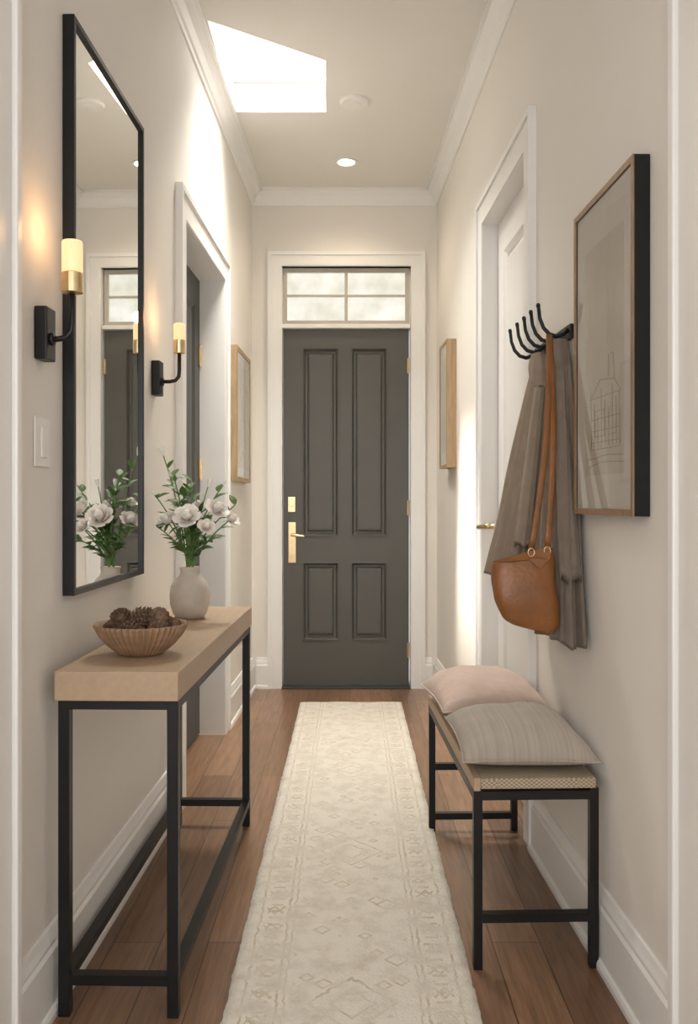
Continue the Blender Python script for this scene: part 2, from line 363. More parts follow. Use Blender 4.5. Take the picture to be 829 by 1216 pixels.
# ------------------------------------------------------------------ side doors
def side_door(name,M,u0,u1,zt,n0,material,label,panels):
    def f(bm):
        box(bm,n0-0.04,n0-0.012,u0,u1,0.01,zt)
        st=0.11; zs=[0.01]+[p for q in panels for p in q]+[zt]
        box(bm,n0-0.012,n0,u0,u0+st,0.01,zt); box(bm,n0-0.012,n0,u1-st,u1,0.01,zt)
        for i in range(0,len(zs),2): box(bm,n0-0.012,n0,u0+st,u1-st,zs[i],zs[i+1])
    d=mk(name,f,material,M=M,kind='structure',label=label,cat='door')
    for z0,z1 in panels:
        mk('panel',lambda bm: rings_panel(bm,lambda a,b,dd: Vector((n0-dd,a,b)),u0+0.11,u1-0.11,z0,z1,[(0,0),(0.012,0.008),(0.02,0.012),(0.035,0.012),(0.05,0.004)]),material,parent=d,M=M,label='recessed door panel')
    return d
dl=side_door('door_2',ML,3.306,4.194,2.134,-0.105,M_doord,'dark grey panelled side door with brass hinges',[(0.25,0.95),(1.1,2.0)])
for z in (0.35,1.25,1.78):
    mk('hinge',lambda bm: (tube(bm,[(-0.10,4.186,z-0.05),(-0.10,4.186,z+0.05)],0.008,12),box(bm,-0.103,-0.099,4.16,4.186,z-0.045,z+0.045)),M_brass,parent=dl,M=ML,label='brass butt hinge')
dr=side_door('door_3',MR,2.916,3.674,2.234,-0.05,M_trim,'white panelled side door with a brass lever',[(0.25,0.9),(1.05,2.1)])
def f(bm):
    u=3.50; z=1.0
    tube(bm,[(-0.05,u,z),(-0.042,u,z)],0.027,24)
    tube(bm,[(-0.042,u,z),(0.022,u,z)],0.010,14)
    tube(bm,[(0.016,u,z+0.002),(0.028,u+0.008,z),(0.036,u+0.06,z-0.002),(0.040,u+0.13,z-0.006),(0.034,u+0.150,z-0.010)],[0.012,0.011,0.010,0.009,0.008],12)
mk('handle',f,M_brass,parent=dr,M=MR,smooth=True,label='brass lever handle')

# ------------------------------------------------------------------ ceiling devices
def f(bm):
    lathe(bm,[(0.062,0),(0.062,-0.003),(0.055,-0.006),(0.046,-0.004),(0.044,-0.001)],(-0.022,4.79,HC),40)
dn=mk('recessed_downlight',f,M_plastic,smooth=True,label='small round recessed ceiling light, switched on',cat='ceiling light')
mk('lens',lambda bm: lathe(bm,[(0.042,-0.003),(0.042,-0.005),(0.02,-0.006)],(-0.022,4.79,HC),32),M_lamp,parent=dn,label='glowing round lens')
def f(bm):
    lathe(bm,[(0.066,0),(0.066,-0.008),(0.060,-0.015),(0.03,-0.018),(0.028,-0.021),(0.01,-0.022)],(0.019,4.06,HC),40)
sd=mk('smoke_detector',f,M_plastic,smooth=False,label='round white smoke detector on the ceiling',cat='smoke detector')

# ------------------------------------------------------------------ mirror
mu0,mu1,mz0,mz1=2.02,2.645,0.885,2.203
mir=empty('wall_mirror',W(ML,0.0,(mu0+mu1)/2,mz0),'tall rectangular mirror in a thin black metal frame','mirror')
def f(bm):
    t=0.028;w=0.014
    box(bm,0.001,t,mu0,mu0+w,mz0,mz1); box(bm,0.001,t,mu1-w,mu1,mz0,mz1); box(bm,0.001,t,mu0+w,mu1-w,mz0,mz0+w); box(bm,0.001,t,mu0+w,mu1-w,mz1-w,mz1)
mk('frame',f,M_black,parent=mir,M=ML,bevel=0.0015,label='thin black metal frame')
mk('mirror_glass',lambda bm: box(bm,0.004,0.020,mu0+0.012,mu1-0.012,mz0+0.012,mz1-0.012),M_mirror,parent=mir,M=ML,label='silvered glass')

# ------------------------------------------------------------------ sconces
def sconce(u,zb,out,r,zs0,zs1,label):
    s=empty('wall_sconce',W(ML,0,u,zb),label,'wall lamp',group='matching wall sconces beside the mirror')
    mk('backplate',lambda bm: box(bm,0.001,0.028,u-0.027,u+0.027,zb,zb+0.11),M_black,parent=s,M=ML,bevel=0.003)
    za=zb+0.045
    pts=[(0.028,u,za),(out-0.03,u,za),(out-0.012,u,za+0.004),(out-0.002,u,za+0.016),(out,u,za+0.035),(out,u,zs0)]
    mk('arm',lambda bm: (tube(bm,pts,0.006,12),tube(bm,[(0.027,u,za),(0.034,u,za)],0.014,16)),M_black,parent=s,M=ML,smooth=True)
    zm=zs0+0.042
    mk('socket',lambda bm: lathe(bm,[(r*0.5,0),(r*1.02,0.002),(r*1.04,zm-zs0),(r*0.96,zm-zs0+0.002)],(out,u,zs0),28),M_brass,parent=s,M=ML,label='brass socket cup')
    mk('lamp_shade',lambda bm: lathe(bm,[(r*0.9,0),(r*0.98,0.004),(r*0.98,zs1-zm-0.003),(r*0.9,zs1-zm),(r*0.5,zs1-zm)],(out,u,zm),28),M_shade,parent=s,M=ML,smooth=True,label='glowing opal glass cylinder')
    return s
sconce(1.875,1.395,0.072,0.022,1.535,1.645,'black wall sconce with brass cup, lit, beside mirror')
sconce(2.865,1.438,0.085,0.0185,1.572,1.668,'black wall sconce with brass cup, lit, near flowers')
sw=mk('light_switch',lambda bm: box(bm,0.0005,0.006,1.845,1.93,1.172,1.277),M_plastic,M=ML,bevel=0.002,label='white rocker light switch on the wall below sconce',cat='light switch')
mk('rocker',lambda bm: box(bm,0.006,0.010,1.872,1.904,1.192,1.257),M_plastic,parent=sw,M=ML,bevel=0.001)

# ------------------------------------------------------------------ framed pictures
def picture(M,u0,u1,z0,z1,t,w,mside,mface,label,strokes,pap):
    e=empty('framed_picture',W(M,0,(u0+u1)/2,z0),label,'picture')
    def f(bm):
        box(bm,0.001,t-0.003,u0,u0+w,z0,z1); box(bm,0.001,t-0.003,u1-w,u1,z0,z1); box(bm,0.001,t-0.003,u0+w,u1-w,z0,z0+w); box(bm,0.001,t-0.003,u0+w,u1-w,z1-w,z1)
    mk('frame',f,mside,parent=e,M=M,bevel=0.001)
    def f(bm):
        box(bm,t-0.003,t,u0,u0+w,z0,z1); box(bm,t-0.003,t,u1-w,u1,z0,z1); box(bm,t-0.003,t,u0+w,u1-w,z0,z0+w); box(bm,t-0.003,t,u0+w,u1-w,z1-w,z1)
    mk('frame_face',f,mface,parent=e,M=M,label='wooden front edge of the frame')
    mk('mat_board',lambda bm: box(bm,t-0.010,t-0.006,u0+w,u1-w,z0+w,z1-w),M_mat,parent=e,M=M)
    mk('artwork',lambda bm: box(bm,t-0.006,t-0.0055,*pap),M_paper,parent=e,M=M,label='aged paper with a faint sketch')
    def f(bm):
        for s in strokes:
            pts=[(t-0.0052,a,b) for a,b in s]
            tube(bm,pts,0.0008,5)
    if strokes: mk('drawing',f,M_ink,parent=e,M=M,label='faint sepia line drawing')
    q=[(t-0.003,u0+w*0.9,z0+w*0.9),(t-0.003,u1-w*0.9,z0+w*0.9),(t-0.003,u1-w*0.9,z1-w*0.9),(t-0.003,u0+w*0.9,z1-w*0.9)]
    if M is MR: q.reverse()
    mk('glass',lambda bm: bm.faces.new([bm.verts.new(p) for p in q]),M_glass,parent=e,M=M,recalc=False)
    return e
st=[]
def rect(a0,a1,b0,b1): return [(a0,b0),(a1,b0),(a1,b1),(a0,b1),(a0,b0)]
st+= [rect(1.93,2.13,1.22,1.34),rect(1.95,2.0,1.25,1.31),rect(2.03,2.10,1.25,1.31),[(1.92,1.34),(1.96,1.37),(2.06,1.38),(2.14,1.34)],[(1.96,1.37),(1.97,1.43),(2.0,1.43),(2.0,1.38)],
      [(1.9,1.2),(2.0,1.205),(2.16,1.198)],[(1.9,1.185),(2.05,1.19),(2.15,1.18)]]
for i in range(9):
    a=1.92+0.026*i; st.append([(a,1.225),(a+0.004,1.30+0.03*(i%3))])
for i in range(3):
    z=1.235+0.027*i; st.append([(1.93,z),(2.13,z+0.002)])
picture(MR,1.83,2.26,1.068,1.812,0.037,0.014,M_black,M_walnut,'large black-sided frame with a pale architectural sketch',st,(1.90,2.18,1.16,1.70))
st2=[[(4.58,1.35),(4.62,1.45),(4.68,1.48),(4.75,1.6),(4.84,1.62)],[(4.6,1.3),(4.7,1.36),(4.82,1.33)],rect(4.63,4.80,1.38,1.52),[(4.62,1.66),(4.72,1.72),(4.83,1.68)],[(4.66,1.52),(4.70,1.66)],[(4.76,1.52),(4.74,1.70)]]
picture(ML,4.47,4.98,1.2,1.885,0.03,0.022,M_oakf,M_oakf,'oak-framed abstract line drawing near the front door',st2,(4.53,4.92,1.27,1.81))
picture(MR,4.48,4.76,1.27,1.916,0.05,0.016,M_oakf,M_oakf,'oak-framed small picture beside the front door',[],(4.53,4.71,1.35,1.83))

# ------------------------------------------------------------------ rug
RX0,RX1,RY0,RY1=-0.27,0.277,0.9,4.84
def f(bm):
    nx,ny=26,260; T=0.014
    def ed(i,j):
        x=RX0+(RX1-RX0)*i/nx; y=RY0+(RY1-RY0)*j/ny
        if i in (0,nx): x+=0.004*noise.noise(Vector((i,y*9,0)))+0.005*noise.noise(Vector((i,y*45,3)))
        if j in (0,ny): y+=0.004*noise.noise(Vector((x*12,j,0)))
        return x,y
    g=[[None]*(ny+1) for _ in range(nx+1)]
    for i in range(nx+1):
        for j in range(ny+1):
            x,y=ed(i,j); z=T+0.0015*noise.noise(Vector((x*14,y*14,0)))
            if i in (0,nx) or j in (0,ny): z=T-0.004
            g[i][j]=bm.verts.new((x,y,z))
    for i in range(nx):
        for j in range(ny): bm.faces.new((g[i][j],g[i+1][j],g[i+1][j+1],g[i][j+1]))
    be=[e for e in bm.edges if e.is_boundary]
    r=bmesh.ops.extrude_edge_only(bm,edges=be)
    for v in [q for q in r['geom'] if isinstance(q,bmesh.types.BMVert)]: v.co.z=0.001
mk('runner_rug',f,M_rug,smooth=True,label='long cream runner rug with faded tan border pattern',cat='rug')

# ------------------------------------------------------------------ console table
n0,n1,u0,u1=0.030,0.293,1.885,3.05
tab=empty('console_table',W(ML,(n0+n1)/2,(u0+u1)/2,0),'narrow console table with light wood top and black metal frame','table')
mk('tabletop',lambda bm: box(bm,n0,n1,u0,u1,0.678,0.74),M_oak,parent=tab,M=ML,bevel=0.002,label='thick light oak slab')
lg=0.024
a0,a1,b0,b1=n0+0.002,n1-0.004,u0+0.018,u1-0.004
for a in (a0,a1-lg):
    for b in (b0,b1-lg):
        mk('leg',lambda bm: box(bm,a,a+lg,b,b+lg,0,0.678),M_black,parent=tab,M=ML,bevel=0.001)
for nm,z,h in (('apron',0.656,0.022),('stretcher',0.068,0.022)):
    mk(nm,lambda bm: box(bm,a0+lg,a1-lg,b0,b0+lg,z,z+h),M_black,parent=tab,M=ML)
    mk(nm,lambda bm: box(bm,a0+lg,a1-lg,b1-lg,b1,z,z+h),M_black,parent=tab,M=ML)
    mk(nm,lambda bm: box(bm,a0,a0+lg,b0+lg,b1-lg,z,z+h),M_black,parent=tab,M=ML)
    mk(nm,lambda bm: box(bm,a1-lg,a1,b0+lg,b1-lg,z,z+h),M_black,parent=tab,M=ML)

# ------------------------------------------------------------------ bowl + pinecones
bc=(-0.492,2.10,0.7405)
def f(bm):
    prof=[(0.040,0),(0.048,0.001),(0.060,0.010),(0.078,0.026),(0.094,0.045),(0.106,0.068),(0.108,0.073),(0.104,0.073),(0.098,0.066),(0.085,0.046),(0.068,0.028),(0.045,0.014),(0.01,0.011)]
    def rib(j,th): 
        return 0.034*math.cos(44*th) if 1<=j<=5 else 0
    lathe(bm,prof,bc,352,rib)
mk('ribbed_bowl',f,M_bowl,smooth=True,label='ribbed brown wooden bowl holding pinecones',cat='bowl')
def cone_mesh(bm):
    L=0.052
    core=[(0.004,0),(0.012,0.006),(0.016,0.018),(0.013,0.034),(0.007,0.046),(0.002,L)]
    lathe(bm,core,(0,0,0),14)
    N=64
    for i in range(N):
        t=i/(N-1); th=i*2.39996; z=0.004+t*(L-0.010)
        R=0.0225*math.sin(math.pi*min(1,(t*0.86+0.16)))**0.7+0.002
        w=0.0062*(1-0.45*t); up=0.003+0.006*t
        d=Vector((math.cos(th),math.sin(th),0)); s=Vector((-d.y,d.x,0)); k=Vector((0,0,1))
        c0=d*(R*0.35)+k*z
        p=[c0-s*w*0.5,c0+s*w*0.5,d*R*0.9+s*w+k*(z+up),d*R+k*(z+up+0.003),d*R*0.9-s*w+k*(z+up)]
        top=[bm.verts.new(q+k*0.0016) for q in p]; bot=[bm.verts.new(q-k*0.0012) for q in p]
        bm.faces.new(top); bm.faces.new(list(reversed(bot)))
        for q in range(5): bm.faces.new((bot[q],bot[(q+1)%5],top[(q+1)%5],top[q]))
pc=[(-0.060,-0.02,0.058,1.2,0.3),(-0.012,-0.050,0.060,1.4,1.6),(0.048,-0.035,0.061,1.1,2.6),(0.066,0.022,0.060,1.3,4.0),(0.01,0.055,0.058,1.0,5.0),(-0.048,0.042,0.058,1.2,0.9),(0.0,0.0,0.086,0.9,2.1),(0.044,-0.010,0.086,1.3,3.6),(-0.044,-0.004,0.084,1.3,5.6)]
first=None
for i,(dx,dy,dz,tilt,rz) in enumerate(pc):
    R=Euler((tilt,0,rz)).to_matrix().to_4x4()
    if first is None:
        o=mk('pinecone',cone_mesh,M_cone,label='small brown open pinecone in the wooden bowl',cat='pinecone',group='pinecones in the wooden bowl')
        first=o
    else:
        o=first.copy(); C.objects.link(o)
    o.rotation_euler=(tilt,0,rz); o.scale=(1.08,1.08,1.08)
    off=R.to_3x3()@Vector((0,0,0.030))
    o.location=Vector(bc)+Vector((dx,dy,dz))-off; 
# ------------------------------------------------------------------ vase + flowers
vc=(-0.4935,2.745,0.7405)
def f(bm):
    prof=[(0.030,0),(0.040,0.001),(0.052,0.016),(0.0600,0.045),(0.0615,0.075),(0.058,0.098),(0.046,0.118),(0.033,0.130),(0.0285,0.138),(0.0285,0.148),(0.032,0.157),(0.029,0.158),(0.024,0.150),(0.024,0.135),(0.030,0.120),(0.05,0.08),(0.04,0.02),(0.01,0.012)]
    lathe(bm,prof,vc,56)
mk('ceramic_vase',f,M_ceramic,smooth=True,label='round beige ceramic vase with a short neck',cat='vase')
def petal(bm,c,axis_m,th,R,H,width,open_,curl):
    g=[]
    for i in range(6):
        t=i/5; row=[]
        rad=R*(0.15+0.85*math.sin(t*math.pi/2*0.95))*(0.55+0.45*open_*t+0.0)
        z=H*(t**(1.0+0.6*open_)) - curl*max(0,t-0.75)*R
        rad+=curl*max(0,t-0.75)*R*0.9
        wd=width*math.sin(math.pi*min(1,0.18+t*0.66))
        for j in range(5):
            s=(j-2)/2
            a=th+s*wd
            rr=rad*(1-0.06*s*s)
            zz=z-H*0.13*s*s*t
            row.append(bm.verts.new(axis_m@Vector((rr*math.cos(a),rr*math.sin(a),zz))+c))
        g.append(row)
    for i in range(5):
        for j in range(4): bm.faces.new((g[i][j],g[i][j+1],g[i+1][j+1],g[i+1][j]))
def rose(bm,c,axis,R,rnd):
    q=Vector((0,0,1)).rotation_difference(Vector(axis).normalized()).to_matrix()
    c=Vector(c)-q@Vector((0,0,R*0.5))
    prev=None
    for (rr,zz) in ((0.30,0.3),(0.42,0.6),(0.40,0.95),(0.26,1.18),(0.05,1.26)):
        ring=[bm.verts.new(c+q@Vector((R*rr*math.cos(a)*(1+0.12*math.sin(3*a+zz*4)),R*rr*math.sin(a)*(1+0.12*math.sin(3*a+zz*4)),R*zz))) for a in [2*math.pi*k/18 for k in range(18)]]
        if prev:
            for k in range(18): bm.faces.new((prev[k],prev[(k+1)%18],ring[(k+1)%18],ring[k]))
        prev=ring
    bm.faces.new(prev)
    for k,(n,rr,h,w,o,cu) in enumerate(((4,0.56,1.26,1.05,0.0,0.0),(5,0.70,1.22,0.95,0.15,0.08),(5,0.88,1.14,0.9,0.35,0.2),(6,1.05,1.0,0.8,0.6,0.35),(7,1.20,0.80,0.72,0.9,0.55))):
        ph=rnd.random()*6
        for i in range(n):
            petal(bm,c,q,ph+2*math.pi*i/n+rnd.uniform(-.12,.12),R*rr,R*h*rnd.uniform(.92,1.06),w,o,cu*rnd.uniform(.6,1.3))
def leaf(bm,p,d,L,w,rnd):
    d=Vector(d).normalized(); side=d.cross(Vector((rnd.uniform(-.3,.3),rnd.uniform(-.6,-.2),1))).normalized(); up=side.cross(d)
    rows=[]
    for i in range(7):
        t=i/6; c=Vector(p)+d*L*t+up*(-0.22*L*t*t); ww=w*math.sin(math.pi*(t**0.8))*1.0+0.0004
        rows.append([bm.verts.new(c-side*ww+up*ww*0.35),bm.verts.new(c),bm.verts.new(c+side*ww+up*ww*0.35)])
    for i in range(6):
        for j in range(2): bm.faces.new((rows[i][j],rows[i][j+1],rows[i+1][j+1],rows[i+1][j]))
def px(x,y,d): return Vector(((x-416)/F*d,d,EYE-(y-595)/F*d))
def stem_pts(target,k):
    b=Vector((vc[0]+0.012*math.cos(k*2.1),vc[1]+0.012*math.sin(k*2.1),vc[2]+0.03)); nk=Vector((vc[0]+0.010*math.cos(k*2.1+0.6),vc[1]+0.010*math.sin(k*2.1+.6),vc[2]+0.155))
    out=[b,nk]
    dirv=(target-nk)
    for i in range(1,9):
        t=i/8
        mid=nk+Vector((dirv.x*0.25,dirv.y*0.25,dirv.z*0.55))
        out.append(nk*(1-t)**2+mid*2*t*(1-t)+target*t*t)
    return out
fl=[(222,613,2.66,0.034,'r'),(258,604,2.72,0.032,'r'),(197,617,2.72,0.028,'r'),(275,616,2.76,0.025,'r'),(245,625,2.67,0.022,'r'),(211,597,2.80,0.022,'r'),(236,600,2.78,0.022,'r'),
    (194,541,2.75,0.019,'b'),(216,577,2.72,0.014,'b'),(247,578,2.78,0.016,'b'),(265,576,2.74,0.011,'b'),(184,588,2.76,0.011,'b'),(186,625,2.70,0.009,'g'),(279,600,2.80,0.009,'g'),(206,565,2.70,0.009,'g'),(203,640,2.68,0.009,'g'),(252,640,2.68,0.009,'g'),(228,572,2.80,0.009,'g')]
for k,(x,y,d,R,kind) in enumerate(fl):
    rnd=random.Random(k*11+3); T=px(x,y,d)
    pts=stem_pts(T,k)
    if kind=='r': lab='cream garden flower in full bloom in the beige vase'; 
    elif kind=='b': lab='white flower bud on a leafy stem in the vase'
    else: lab='green leafy sprig in the beige vase'
    e=empty('flower' if kind!='g' else 'leafy_sprig',pts[0],lab,'flower' if kind!='g' else 'foliage',group='cut flowers in the beige vase')
    mk('stem',lambda bm: tube(bm,pts,[0.0024]*6+[0.002]*4,6),M_stem,parent=e,smooth=True)
    ax=(pts[-1]-pts[-3]).normalized()+Vector((0,-0.45,0.12))
    if kind=='r': mk('blossom',lambda bm: rose(bm,T,ax,R,rnd),M_petal,parent=e,smooth=True,recalc=False,label='layered cream petals')
    elif kind=='b':
        def f(bm):
            q=Vector((0,0,1)).rotation_difference((pts[-1]-pts[-2]).normalized()).to_matrix()
            for r_,h_,n_ in ((0.45,1.7,3),(0.72,1.5,4)):
                for i in range(n_): petal(bm,T,q,2*math.pi*i/n_+r_,R*r_,R*h_,1.15,0.25,0.1)
        mk('bud',f,M_petal2,parent=e,smooth=True,recalc=False,label='closed white bud')
    def f(bm):
        nl={'r':3,'b':7,'g':10}[kind]
        for i in range(nl):
            t=rnd.uniform(0.25,0.97 if kind=='b' else 0.75) if kind!='g' else 0.2+0.8*i/(nl-1)
            s=2+t*7; i0=min(8,int(s)); p=pts[i0].lerp(pts[i0+1],s-i0)
            tang=(pts[i0+1]-pts[i0]).normalized()
            a=rnd.uniform(0,6.28); dd=tang*rnd.uniform(0.3,1.0)+Vector((math.cos(a),math.sin(a)*0.8,rnd.uniform(-.1,.5)))
            if p.x+dd.normalized().x*0.05<-0.60: dd.x=abs(dd.x)
            leaf(bm,p,dd,rnd.uniform(0.032,0.055),rnd.uniform(0.007,0.012),rnd)
        if kind=='r':
            for i in range(5):
                a=i*1.257; leaf(bm,T-ax.normalized()*R*0.5,Vector((math.cos(a),math.sin(a),0.1)),R*0.8,0.004,rnd)
    mk('leaves',f,M_leaf,parent=e,smooth=True,recalc=False,kind=None,label='small pointed green leaves')

# ------------------------------------------------------------------ bench
bn0,bn1,bu0,bu1=0.022,0.318,2.10,3.0
ben=empty('bench',W(MR,(bn0+bn1)/2,(bu0+bu1)/2,0),'slim bench with woven seat and black metal legs','bench')
mk('seat',lambda bm: box(bm,bn0+0.006,bn1-0.016,bu0,bu1,0.424,0.449),M_weave,parent=ben,M=MR,bevel=0.004,label='woven rush seat')
mk('seat_edge',lambda bm: box(bm,bn1-0.016,bn1,bu0,bu1,0.420,0.451),M_oak,parent=ben,M=MR,bevel=0.002,label='pale wood edge rail')
lg=0.021
for a in (bn0,bn1-lg):
    for b in (bu0+0.002,bu1-lg-0.002):
        mk('leg',lambda bm: box(bm,a,a+lg,b,b+lg,0,0.424),M_black,parent=ben,M=MR,bevel=0.001)
for a in (bn0,bn1-lg): mk('apron',lambda bm: box(bm,a,a+lg,bu0+lg+.002,bu1-lg-.002,0.398,0.42),M_black,parent=ben,M=MR)
for b,zs in ((bu0+0.002,(0.398,0.11)),(bu1-lg-0.002,(0.398,0.04,0.205))):
    for z in zs: mk('stretcher' if z<0.3 else 'apron',lambda bm: box(bm,bn0+lg,bn1-lg,b,b+lg,z,z+0.021),M_black,parent=ben,M=MR)

# ------------------------------------------------------------------ cushions
def cushion(name,M,cn,cu,hw,hl,h,z0,material,label,rot=(0,0,0),seed=0):
    def f(bm):
        N=44; top=[];bot=[]
        for i in range(N+1):
            rt=[];rb=[]
            for j in range(N+1):
                a=-1+2*i/N; b=-1+2*j/N
                x=a*(1-0.07*(1-b*b)*abs(a)); y=b*(1-0.07*(1-a*a)*abs(b))
                th=((1-abs(a)**3.0)*(1-abs(b)**3.0)); th=max(0,th)**0.5
                wr=0.10*noise.noise(Vector((a*2.2+seed,b*2.2,0)))+0.06*noise.noise(Vector((a*5+seed,b*5,1)))*(abs(a)+abs(b))
                zt=h*th*(1+wr); zb=-h*0.45*min(th,1)
                rt.append(bm.verts.new((x*hw,y*hl,zt)))
                rb.append(rt[-1] if i in (0,N) or j in (0,N) else bm.verts.new((x*hw,y*hl,zb)))
            top.append(rt);bot.append(rb)
        for i in range(N):
            for j in range(N):
                bm.faces.new((top[i][j],top[i+1][j],top[i+1][j+1],top[i][j+1]))
                q=(bot[i][j],bot[i][j+1],bot[i+1][j+1],bot[i+1][j])
                try: bm.faces.new(q)
                except ValueError: pass
        ring=[]
        for k in range(N): ring.append(top[k][0].co.copy())
        for k in range(N): ring.append(top[N][k].co.copy())
        for k in range(N): ring.append(top[N-k][N].co.copy())
        for k in range(N+1): ring.append(top[0][N-k].co.copy())
        tube(bm,ring,0.0028,6)
    R=Matrix.Translation((cn,cu,z0))@Euler(rot).to_matrix().to_4x4()
    return mk(name,f,material,M=M,R=R,smooth=True,label=label,cat='cushion')
cushion('throw_pillow',MR,0.168,2.335,0.163,0.222,0.070,0.4825,M_grey,'oatmeal striped linen cushion lying on the bench',(0,0,0.04),1)
cushion('throw_pillow',MR,0.175,2.785,0.160,0.195,0.086,0.4905,M_pink,'blush pink linen cushion lying on the bench',(0,0,-0.05),5)

# ------------------------------------------------------------------ coat rack
rk=empty('coat_rack',W(MR,0,2.58,1.54),'black wall-mounted rack with five upturned hooks','coat rack')
mk('rail',lambda bm: box(bm,0.001,0.012,2.385,2.785,1.535,1.575),M_black,parent=rk,M=MR,bevel=0.002)
for u in (2.405,2.49,2.575,2.665,2.765):
    def f(bm):
        pts=[(0.012,u,1.562),(0.024,u,1.550),(0.042,u,1.543),(0.062,u,1.549),(0.078,u,1.566),(0.088,u,1.592),(0.092,u,1.625)]
        tube(bm,pts,[0.0062,0.006,0.006,0.0058,0.0055,0.005,0.005],10)
        tube(bm,[(0.0915,u,1.620),(0.0925,u,1.627),(0.093,u,1.632)],[0.005,0.0062,0.004],10)
    mk('hook',f,M_black,parent=rk,M=MR,smooth=True)

# ------------------------------------------------------------------ coats
def cloth(bm,ztop,zbot,cen,half,k,amp,seed,nz=56,nth=96,skew=0.0,ypow=1.0):
    rings=[]
    for i in range(nz+1):
        t=i/nz; cx,cy=cen(t); a,b=half(t); ring=[]
        for j in range(nth):
            th=2*math.pi*j/nth
            fo=amp(t)*(0.6*math.sin(k*th+seed)+0.35*math.sin((k*2+1)*th+seed*2+1.2*t)+0.3*noise.noise(Vector((math.cos(th)*2,math.sin(th)*2,t*3+seed))))
            x=cx+a*math.cos(th)*(1+fo); y=cy+b*math.sin(th)*(1+fo)
            z=ztop+(zbot-ztop)*t + skew*math.cos(th)*t*a + 0.006*math.sin(3*th+seed)*t
            x=min(x,XR(y)-0.006)
            ring.append(bm.verts.new((x,y,z)))
        rings.append(ring)
    for i in range(nz):
        for j in range(nth): bm.faces.new((rings[i][j],rings[i][(j+1)%nth],rings[i+1][(j+1)%nth],rings[i+1][j]))
    bm.faces.new(rings[0])
    inn=[bm.verts.new(Vector(((v.co.x-cen(1)[0])*0.85+cen(1)[0],(v.co.y-cen(1)[1])*0.85+cen(1)[1],v.co.z+0.03))) for v in rings[-1]]
    for j in range(nth): bm.faces.new((rings[-1][j],rings[-1][(j+1)%nth],inn[(j+1)%nth],inn[j]))
    bm.faces.new(inn)
def lerp(a,b,t): return a+(b-a)*t
cA=empty('coat',(0.52,2.70,0.92),'light taupe wool coat hanging from the rack','coat')
mk('coat_body',lambda bm: cloth(bm,1.51,0.90,lambda t:(lerp(0.565,0.500,t**1.1),lerp(2.64,2.70,t)),lambda t:(lerp(0.018,0.078,t**0.7),lerp(0.024,0.075,t**0.7)),7,lambda t:0.16+0.12*t,1.3,skew=0.25),M_coatA,parent=cA,smooth=True)
mk('sleeve',lambda bm: cloth(bm,1.43,0.97,lambda t:(lerp(0.550,0.500,t),lerp(2.60,2.605,t)),lambda t:(lerp(0.012,0.024,t**0.6),lerp(0.012,0.022,t**0.6)),3,lambda t:0.14,2.1,nz=36,nth=40),M_coatA,parent=cA,smooth=True)
mk('collar',lambda bm: cloth(bm,1.535,1.43,lambda t:(lerp(0.555,0.560,t),lerp(2.63,2.63,t)),lambda t:(0.014+0.014*math.sin(math.pi*min(1,t*.8+.1)),0.02+0.014*math.sin(math.pi*min(1,t*.8+.1))),3,lambda t:0.18,0.4,nz=16,nth=40),M_coatA,parent=cA,smooth=True)
cB=empty('coat',(0.565,2.42,0.74),'dark taupe long wool coat hanging behind the leather bag','coat')
mk('coat_body',lambda bm: cloth(bm,1.51,0.735,lambda t:(lerp(0.572,0.562,t),lerp(2.42,2.40,t)),lambda t:(lerp(0.020,0.046,t**0.6),lerp(0.026,0.17,t**0.75)),8,lambda t:0.14+0.12*t,3.3,skew=-0.1),M_coatB,parent=cB,smooth=True)
mk('sleeve',lambda bm: cloth(bm,1.46,0.90,lambda t:(lerp(0.560,0.560,t),lerp(2.39,2.26,t)),lambda t:(lerp(0.012,0.026,t**0.6),lerp(0.012,0.026,t**0.6)),3,lambda t:0.14,5.1,nz=36,nth=40),M_coatB,parent=cB,smooth=True)
mk('collar',lambda bm: cloth(bm,1.535,1.42,lambda t:(0.564,2.415),lambda t:(0.018+0.014*math.sin(math.pi*min(1,t*.8+.1)),0.024+0.016*math.sin(math.pi*min(1,t*.8+.1))),3,lambda t:0.18,0.9,nz=16,nth=40),M_coatB,parent=cB,smooth=True)
